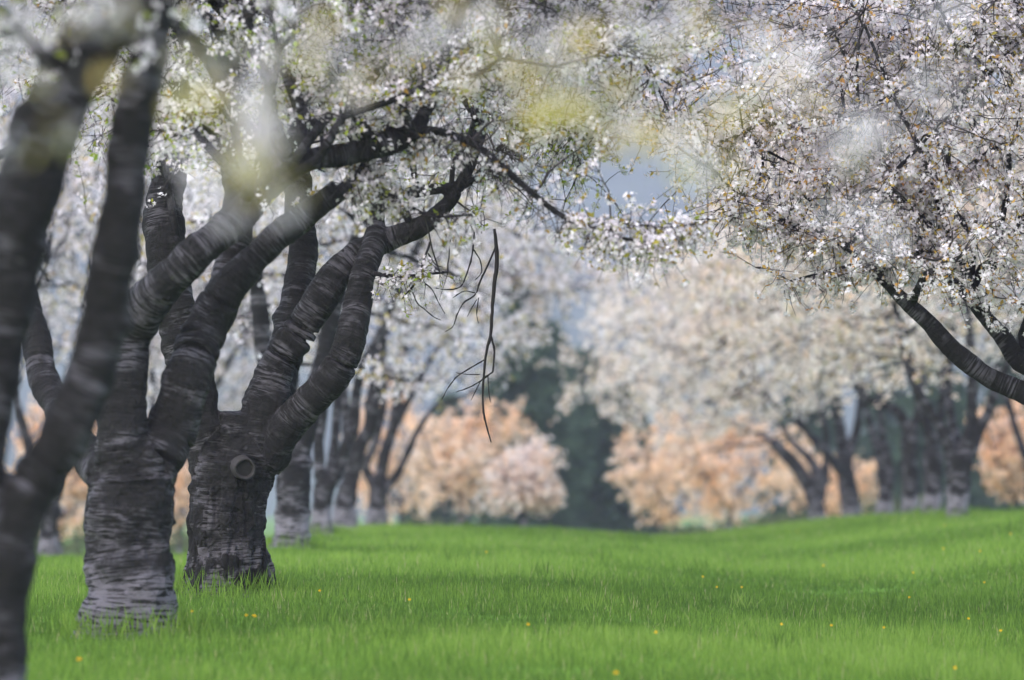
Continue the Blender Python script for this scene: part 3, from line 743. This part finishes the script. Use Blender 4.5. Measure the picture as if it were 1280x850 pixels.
def row_cherry(label, x, D, w, seed, half=230, top=60, bot=470):
    z = float(ground((x - HX) / F_PX * D, D)); g = HY - (z - CAM_H) / D * F_PX; c = g - 75 * 90 / D
    k = 90 / D
    return cherry(label, D, [[(x, g + 4, w * 1.15), (x, g - 40 * k, w), (x + 2, c, w)],
        [(x - 2, c + 3, w * .75), (x - 22 * k, c - 60 * k, w * .6, .2), (x - 50 * k, c - 150 * k, w * .45, .4), (x - 90 * k, c - 280 * k, w * .2, .6)],
        [(x + 3, c + 3, w * .7), (x + 26 * k, c - 55 * k, w * .55, -.2), (x + 70 * k, c - 140 * k, w * .4, -.4), (x + 130 * k, c - 250 * k, w * .2, -.6)],
        [(x, c + 3, w * .65, .2), (x + 6 * k, c - 90 * k, w * .5, .8), (x - 6 * k, c - 260 * k, w * .25, 1.2)]],
        [E(x, (top + bot) / 2 - 30, D, half * k, (bot - top) / 2 + 30, half * k / F_PX * D)], 48, 400, 2500, bottom={-900: bot, 1900: bot}, reject=[GAP] + RTOP, seed=seed,
        **dict(FAR, group='blossoming cherry trees of the rows further out'))
row_cherry('cherry tree of the outer left row between the leaning stems', 60, 88, 27, 81, bot=500)
row_cherry('cherry tree of the outer left row behind the banded trunk', 190, 100, 24, 82, bot=520, top=100)
row_cherry('cherry tree of the outer left row behind the scarred trunk', 310, 112, 22, 83, bot=525, top=100)
row_cherry('cherry tree of the outer left row seen through the fork of the scarred tree', 262, 106, 20, 87, half=150, bot=575, top=260)
row_cherry('cherry tree of the outer left row beyond the left frame edge', -90, 78, 30, 84, bot=430)
row_cherry('cherry tree of the outer right row at the right edge', 1290, 112, 20, 85, bot=500, top=150)
row_cherry('cherry tree of the outer right row beyond the right frame edge', 1430, 95, 24, 86, bot=480, top=100)

# ---------- the tree just beside the camera whose boughs hang into the top of the view
def near_keep_cherry():
    return cherry('very close cherry tree whose blurred boughs hang across the top', 10.0, [
        [(-1250, 1480, 330), (-1230, 1300, 290), (-1210, 1100, 280), (-1190, 900, 300)],
        [(-1180, 920, 190), (-1050, 640, 150), (-820, 330, 120, -.1), (-520, 60, 92, -.2), (-200, -140, 70, -.3), (120, -190, 52, -.3), (400, -150, 36, -.3), (540, -50, 28, -.3), (640, -2, 25, -.3), (780, 8, 23, -.3), (920, 10, 20, -.2), (1020, 28, 14, -.1), (1120, 66, 8, 0), (1190, 118, 5, 0)],
        [(-1200, 900, 190), (-1300, 560, 150, .2), (-1420, 200, 120, .4), (-1560, -300, 80, .6), (-1700, -900, 46, .8)],
        [(-1160, 900, 170, -.2), (-1000, 400, 130, -.4), (-860, -150, 96, -.6), (-760, -700, 60, -.8)]],
        [E(300, -330, 9.8, 900, 170, .5), E(-1000, -700, 10, 1400, 560, 1.8)], 44, 320, 3200, seed=51, voxel=.016, leaf_share=.5, min_h=1.9,  # crown above the frame thickened to shade the hanging sprays
        bottom={-2500: 300, -600: -50, -300: -90, 1400: -110, 2500: 300}, step=.09)
near_tree, NB = near_keep_cherry()
r = np.random.default_rng(77)
bg = Bag()
sprays = [(28, 60, 5, 2, 0), (62, 105, 3, 3, .2), (18, 172, 3, 2, .1), (88, 172, 2, 3, .1), (130, 95, 3, 4, 0), (150, 20, 4, 5, 0),
          (240, 60, 5, 6, 0), (310, 130, 9, 4, -.5), (318, 175, 14, 6, -.7), (300, 215, 12, 6, -.7), (335, 235, 7, 5, -.7), (345, 60, 8, 4, 0), (240, 110, 4, 7, 0), (95, 30, 6, 3, .1),
          (390, 20, 8, 4, 0), (545, 42, 9, 1, 0), (480, 70, 4, 5, 0), (440, 110, 3, 3, 0), (600, 30, 4, 6, 0), (655, 75, 7, 5, 0), (700, 60, 9, 4, .1), (720, 95, 7, 3, .1),
          (690, 125, 2, 12, 0), (655, 140, 1, 10, 0), (720, 130, 2, 10, .1), (760, 150, 5, 8, .1), (800, 165, 6, 6, .1), (850, 190, 5, 7, 0), (905, 150, 2, 9, 0), (870, 215, 3, 6, 0),
          (960, 95, 6, 4, 0), (1000, 88, 8, 3, .1), (1015, 120, 6, 2, .1), (1075, 165, 8, 2, .1), (1050, 185, 8, 2, .1), (1110, 160, 6, 1, .1), (1160, 110, 4, 1, 0), (1185, 115, 6, 1, .1),
          (1070, 265, 4, 1, .1), (1110, 305, 4, 1, .1), (820, 60, 5, 6, 0), (770, 30, 6, 4, 0), (860, 20, 5, 5, 0), (940, 40, 4, 3, 0), (1180, 20, 4, 2, 0), (560, 110, 4, 4, 0), (390, 75, 6, 3, 0)]
sk_pts = np.vstack([pxs(9.75, [(-200, -140, 60), (120, -190, 50), (400, -150, 36), (540, -50, 28), (640, -2, 25), (780, 8, 20), (920, 10, 18), (1020, 28, 14), (1120, 66, 9), (1190, 118, 5)], 10)[:, :3]])
tw, fl_c, lf_c = [], [], []
for (x, y, nf, nl, dd) in sprays:
    nf, nl = int(nf * .8 + 1), int(nl * (1.0 if nl > 8 else .8))
    D_ = 9.4 + dd * 1.6 + r.normal() * .15
    c = P(x, y, D_)
    a0 = sk_pts[np.argmin(((sk_pts - c) ** 2).sum(1) + .02 * r.random(len(sk_pts)))]
    t = np.linspace(0, 1, 8)[:, None]; m_ = (a0 + c) / 2 + np.array([0, 0, .05]) + r.normal(size=3) * .02
    tw.append((1 - t) ** 2 * a0 + 2 * t * (1 - t) * m_ + t ** 2 * c)
    fl_c.append(c + r.normal(size=(nf, 3)) * [.024, .06, .020]); lf_c.append(c + r.normal(size=(nl, 3)) * [.024, .05, .015])
tw = np.array(tw)
v_, q_ = tubes(tw, np.broadcast_to(np.linspace(.0035, .0016, 8), tw.shape[:2]), 5); bg.add(v_, q_, 2)
fc = np.vstack(fl_c); v_, f_, k_ = flowers(fc, r.normal(size=fc.shape) + [0, -.3, -.2], .019 * r.uniform(.8, 1.15, len(fc)), r)
bg.add(v_, f_.reshape(-1, 4), 0, np.repeat(r.random(len(fc)), k_))
lc = np.vstack(lf_c); L_ = .045 * r.uniform(.6, 1.3, len(lc)); v_, f_ = blades(lc, r.normal(size=lc.shape) + [0, 0, -.5], L_, L_ * .5, r, .3)
bg.add(v_, f_, 1, np.repeat(.45 + .55 * r.random(len(lc)), 4))
tag(link('blossom_sprays', bg.mesh('sprays', [PETAL, LEAF_OLIVE, TWIG], origin=NB), near_tree), 'loose hanging flower sprays with young leaves')

# ---------- young cherries beyond the crest; warm sun glow painted into petals and leaves
YC = dict(coarse=True, barkm=BARK_FAR, voxel=.035, fl=.027, per_cluster=(6, 10), step=.12, leafm=LEAF_COPPER_SUNTINT, petal=PETAL_PINK_SUNTINT, leaf_share=.5, leaf_len=.05,
          group='sunlit pink and copper cherry trees beyond the crest', min_h=.3, disp=.6)
def young(label, x, D, top, half, seed, petal=PETAL_PINK_SUNTINT, share=.7, lean=0., n=1.0):
    g = HY - (float(ground((x - HX) / F_PX * D, D)) - CAM_H) / D * F_PX
    h = g - top; w = 9 * 100 / D
    def at(a, b, wd, dd=0): return (x + a * half + lean * b * half, g - b * h, wd, dd)
    lim = [[at(0, -.02, w * 1.3), at(0, .1, w), at(.02, .2, w)],
           [at(.02, .19, w * .8), at(-.2, .35, w * .6, -.3), at(-.4, .6, w * .4, -.5), at(-.5, .8, w * .2, -.6)],
           [at(.02, .19, w * .8), at(.2, .38, w * .6, .3), at(.45, .6, w * .4, .6), at(.6, .75, w * .2, .8)],
           [at(.02, .2, w * .8), at(0, .5, w * .5, .2), at(.05, .75, w * .3, .2), at(.05, .92, w * .2, .1)]]
    k = dict(YC); k.update(petal=petal, leaf_share=share)
    return cherry(label, D, lim, [E(x + lean * .5 * half, g - .5 * h, D, half * .85, h * .40, half * .8 / F_PX * D)] + [E(x + half * a, g - h * b, D, half * c, h * c * .8, half * .5 / F_PX * D) for a, b, c in zip(np.random.default_rng(seed).uniform(-.75, .75, 6), np.random.default_rng(seed + 1).uniform(.3, .82, 6), np.random.default_rng(seed + 2).uniform(.22, .42, 6))], int(40 * n), int(250 * n), int(1600 * n), seed=seed, **k)
young('peach and white cherry tree glowing in sun behind the left row', 575, 128, 496, 98, 61, share=.35)
young('paler white flowered cherry in sun at the centre gap', 655, 120, 545, 60, 62, petal=PETAL_CREAM_SUNTINT, share=.3)
young('tall peach cherry half hidden behind the left trunks', 500, 140, 470, 80, 63, n=1.0)
young('copper cherry tree in sun under the right row crowns, left one', 842, 150, 508, 84, 64, share=.8)
young('copper cherry tree with several thin stems beside the leaning black trunk', 912, 140, 496, 108, 65, share=.85)
young('copper sunlit cherry behind the far trunks of the right row', 1030, 165, 535, 80, 66, share=.8, n=.7)
young('orange cherry tree in sun at the right edge', 1268, 125, 500, 66, 67, share=.9)
young('orange cherry partly cut by the right frame edge behind another', 1345, 135, 500, 80, 68, share=.9)
young('pale peach cherry seen low between the left edge trunks', 75, 120, 470, 75, 69, share=.6)
young('pinkish cherry seen between the banded and the scarred trunk', 225, 130, 480, 80, 70, share=.5)
young('peach cherry tree hidden behind the left edge trunk', -60, 125, 480, 85, 71, share=.6)

# ---------- dark evergreens far behind, low scrub
def conifer(height, radius, seed):
    r = np.random.default_rng(seed)
    tr = Bag(); z = np.linspace(-.3, height, 14)
    p = np.stack([.06 * np.sin(z), .06 * np.cos(z * 1.3), z], 1)
    v_, q_ = tubes(p[None], np.linspace(.26, .02, 14)[None], 9); tr.add(v_, q_)
    n = 260; zz = height * (.06 + .93 * r.random(n) ** .9); an = r.random(n) * 6.283
    ln = radius * (1 - zz / height) ** .8 * r.uniform(.65, 1.1, n) + .2
    d = np.stack([np.cos(an), np.sin(an), -.15 + .25 * r.random(n)], 1)
    t = np.linspace(0, 1, 6)[None, :, None]
    pts = np.stack([0 * zz, 0 * zz, zz], 1)[:, None] + d[:, None] * ln[:, None, None] * t + np.array([0, 0, -.35]) * ln[:, None, None] * t * t
    cr = Bag(); v_, q_ = tubes(pts, np.broadcast_to(np.linspace(.03, .008, 6), (n, 6)), 4); cr.add(v_, q_, 1)
    m = (ln * 42).astype(int); ii = np.repeat(np.arange(n), m); tt = r.random(len(ii)) ** .7 * 5; k0 = np.minimum(tt.astype(int), 4); f = (tt - k0)[:, None]
    c = pts[ii, k0] * (1 - f) + pts[ii, k0 + 1] * f
    dd = unit(d[ii] * .6 + r.normal(size=(len(ii), 3)) * .6 + [0, 0, -.25]); L = r.uniform(.22, .5, len(ii))
    v_, f_ = blades(c, dd, L, L * .32, r, .2); cr.add(v_, f_, 0, np.repeat(r.random(len(ii)), 4))
    return tr.mesh('conifer_trunk', [TWIG]), cr.mesh('conifer_crown', [NEEDLE, TWIG])
cm = [conifer(10.5, 2.9, 5), conifer(8.2, 2.6, 6)]
clabels = ['dark evergreen filling the centre gap behind the peach cherry', 'dark evergreen just right of the centre gap', 'dark evergreen low behind the copper cherries',
           'dark evergreen behind the white cherry at the gap', 'dark evergreen behind the leaning black trunk', 'dark evergreen behind the right row trunks', 'dark evergreen behind the left row trunks', 'dark evergreen beyond the right edge trunks', 'dark evergreen between the peach and the copper cherries', 'dark evergreen behind the white footed trunks', 'dark evergreen at the far right beyond the orange cherry']
for k, (x, D, s, w) in enumerate([(655, 185, .88, 0), (735, 200, .92, 1), (790, 215, .75, 1), (690, 240, 1.0, 0), (1010, 200, .85, 1), (1110, 215, .75, 0), (560, 220, .8, 1), (1190, 205, .8, 1), (765, 190, .85, 1), (1165, 188, .7, 0), (1262, 215, .95, 0)]):
    X = (x - HX) / F_PX * D
    o = bpy.data.objects.new('evergreen_tree', None); S.collection.objects.link(o)
    o.location = (X, D, float(ground(X, D))); o.scale = (s, s, s); o.rotation_euler = (0, 0, k * 1.7)
    tag(o, clabels[k], 'tree', 'dark evergreens beyond the orchard')
    link('trunk', cm[w][0], o); link('crown', cm[w][1], o)

r = np.random.default_rng(5)
n = 16000
X = r.uniform(-26, 34, n); Y = 172 + 12 * r.random(n) + 3 * vnoise(np.stack([X * .3, X * 0, X * 0], 1))
hh = .8 + .6 * vnoise(np.stack([X * .35, X * 0 + 4, X * 0], 1))
c = np.stack([X, Y, ground(X, Y) + hh * r.random(n) ** .8], 1)
bg = Bag(); L_ = r.uniform(.12, .35, n); v_, f_ = blades(c, r.normal(size=(n, 3)) + [0, 0, .5], L_, L_ * .5, r, .3); bg.add(v_, f_, 0, np.repeat(r.random(n), 4))
tag(link('undergrowth', bg.mesh('undergrowth', [SCRUB])), 'low dark scrub along the far side of the meadow', 'undergrowth', kind='stuff')

# ------------------------------------------------------------------ grass and dandelions
def grass(n, y0, y1, h, w, r):
    yy = np.linspace(y0, y1, 2000); cdf = np.cumsum((yy * .09 + 2.6) * np.minimum(1, (30 / yy) ** 1.5)); y = np.interp(r.random(n), cdf / cdf[-1], yy)
    w = w * np.maximum(1, y / 36) ** .95
    x = (r.random(n) * 2 - 1) * (y * .09 + 2.6) + .0
    tuft = vnoise(np.stack([x * 2.6, y * 1.6, 0 * x], 1)); broad = vnoise(np.stack([x * .5, y * .25, 0 * x + 5], 1))
    L = h * (1 + .5 * tuft + .35 * broad) * r.uniform(.55, 1.25, n)
    a = r.random(n) * 6.283; lean = np.abs(r.normal(size=n)) * .35 + .05
    d = np.stack([np.cos(a) * lean, np.sin(a) * lean], 1)
    z = ground(x, y) - .01
    s = np.stack([-np.sin(a + 1.57 * (r.random(n) - .5)), np.cos(a)], 1); s = s / np.linalg.norm(s, axis=1, keepdims=True)
    V = np.empty((n, 5, 3)); W = w * r.uniform(.6, 1.3, n)
    for k, (t, wd, sg) in enumerate([(0, 1, 1), (0, 1, -1), (.55, .8, -1), (.55, .8, 1), (1, 0, 0)]):
        V[:, k, 0] = x + d[:, 0] * L * t ** 1.6 + s[:, 0] * W * wd * sg * .5
        V[:, k, 1] = y + d[:, 1] * L * t ** 1.6 + s[:, 1] * W * wd * sg * .5
        V[:, k, 2] = z + L * (t - .25 * lean * t * t)
    var = np.clip(.42 + .34 * broad + .18 * tuft + r.normal(size=n) * .24, 0, .9)
    var = np.where(r.random(n) < .025, 1., var)
    return V.reshape(-1, 3), (np.arange(n) * 5)[:, None], np.repeat(var, 5)
bg = Bag()
r = np.random.default_rng(9)
for (n, y0, y1, h, w) in [(760000, 16, 128, .090, .0052)]:
    V, b, var = grass(n, y0, y1, h, w, r)
    bg.add(V, b + np.array([[0, 1, 2, 3]]), 0, var)
    bg.n -= len(V)
    bg.v.append(V[:0]); bg.l.append((b + np.array([[3, 2, 4]]) + bg.n).ravel()); bg.s.append(np.full(n, 3)); bg.m.append(np.full(n, 0)); bg.a.append(var[:0]); bg.n += len(V)
for (cx, cy, rad, n) in [(L1b[0], L1b[1], .28, 900), (L2b[0], L2b[1], .30, 900), (-2.3, 60, .2, 400), (-2.5, 75, .2, 300), (6.2, 80, .2, 300), (6.6, 90, .2, 300)]:
    a = r.random(n) * 6.283; q = rad * (.85 + .9 * r.random(n) ** 2)
    c = np.stack([cx + np.cos(a) * q, cy + np.sin(a) * q], 1); c = np.c_[c, ground(c[:, 0], c[:, 1]) - .01]
    L_ = r.uniform(.10, .26, n); v_, f_ = blades(c, r.normal(size=(n, 3)) * .28 + [0, 0, 1], L_, np.full(n, .008), r, .2); bg.add(v_, f_, 0, np.repeat(np.clip(.5 + r.normal(size=n) * .2, 0, .9), 4))
for k in range(150):      # taller darker tufts, a few bleached ones
    cy = 24 + 66 * r.random() ** 1.3; cx = (r.random() * 2 - 1) * (cy * .09 + 1.5); n = int(r.integers(14, 46)); rad = r.uniform(.05, .16)
    c = np.stack([cx + r.normal(size=n) * rad, cy + r.normal(size=n) * rad * 1.6], 1); c = np.c_[c, ground(c[:, 0], c[:, 1]) - .01]
    L_ = r.uniform(.10, .23, n); v_, f_ = blades(c, r.normal(size=(n, 3)) * .30 + [0, 0, 1], L_, np.full(n, .0065 * max(1, cy / 40)), r, .2); tone = r.choice([.12, .25, .4, .8], p=[.4, .3, .2, .1])
    bg.add(v_, f_, 0, np.repeat(np.clip(tone + r.normal(size=n) * .12, 0, .95), 4))
tag(link('grass', bg.mesh('grass', [GRASS])), 'bright green spring grass of the orchard lane', 'grass', kind='stuff')

def dandelion_meshes(r):
    n = 60; a = r.random(n) * 6.283; q = np.sqrt(r.random(n)) * .75
    d = np.stack([np.cos(a) * q, np.sin(a) * q, .35 + .5 * (1 - q)], 1)
    hd = Bag(); L = r.uniform(.014, .019, n); v_, f_ = blades(np.zeros((n, 3)), d, L, L * .42, r, .15); hd.add(v_, f_)
    st = Bag(); z = np.linspace(-.10, 0, 5); p = np.stack([.012 * np.sin(z * 18), 0 * z, z], 1); v_, q_ = tubes(p[None], np.full((1, 5), .002), 5); st.add(v_, q_)
    return hd.mesh('flower_head', [YELLOW]), st.mesh('stem', [STEM])
dm = dandelion_meshes(np.random.default_rng(2))
def on_ground(px, py):
    for D in np.arange(24, 110, .1):
        X = (px - HX) / F_PX * D; z = float(ground(X, D)) + .10
        if HY - (z - CAM_H) / D * F_PX <= py: return np.array([X, D, z])
    return None
spots = [(318, 772), (100, 826), (308, 771), (241, 766), (997, 664), (1180, 630 + 27), (1029, 708), (1141, 717), (1179, 687), (770, 843), (1039, 783), (1104, 786), (896, 735), (1210, 775), (927, 735), (1136, 748), (1230, 729), (608, 691), (400, 740), (512, 751), (878, 722), (1250, 790), (660, 782), (820, 792), (1225, 690), (1263, 668), (976, 782), (1193, 849 - 12)]
for k, (x, y) in enumerate(spots):
    p = on_ground(x, y)
    if p is None: continue
    o = bpy.data.objects.new('dandelion', None); S.collection.objects.link(o); o.location = p; o.rotation_euler = (.25 * math.sin(k * 5), .25 * math.cos(k * 3), k * 2.1)
    big = {0: 1.15, 9: 1.0, 1: 1.0}.get(k, .7); o.scale = (big, big, 1)
    lab = {0: 'bright yellow dandelion in grass right of the scarred trunk', 1: 'yellow dandelion in the grass left of the banded trunk foot', 9: 'yellow dandelion low in the grass at the bottom edge'}.get(k, 'small yellow dandelion in the green grass')
    tag(o, lab, 'flower', 'dandelions in the grass')
    link('flower_head', dm[0], o); link('stem', dm[1], o)

# ------------------------------------------------------------------ the air
HAZE_DENSITY = .00026
me = bpy.data.meshes.new('haze')
x0, x1, y0, y1, z0, z1 = -2600, 2600, -430, 5100, -12, 540
me.from_pydata([(x, y, z) for x in (x0, x1) for y in (y0, y1) for z in (z0, z1)], [], [(0, 1, 3, 2), (4, 6, 7, 5), (0, 4, 5, 1), (2, 3, 7, 6), (0, 2, 6, 4), (1, 5, 7, 3)])
m, nt, out = mat('haze_air')
pv = node(nt, 'ShaderNodeVolumePrincipled'); pv.inputs['Color'].default_value = (.74, .74, 1.0, 1); pv.inputs['Density'].default_value = HAZE_DENSITY
nt.links.new(pv.outputs[0], out.inputs['Volume'])
me.materials.append(m)
tag(link('haze', me), 'thin bluish spring haze over the valley', 'haze', kind='stuff')
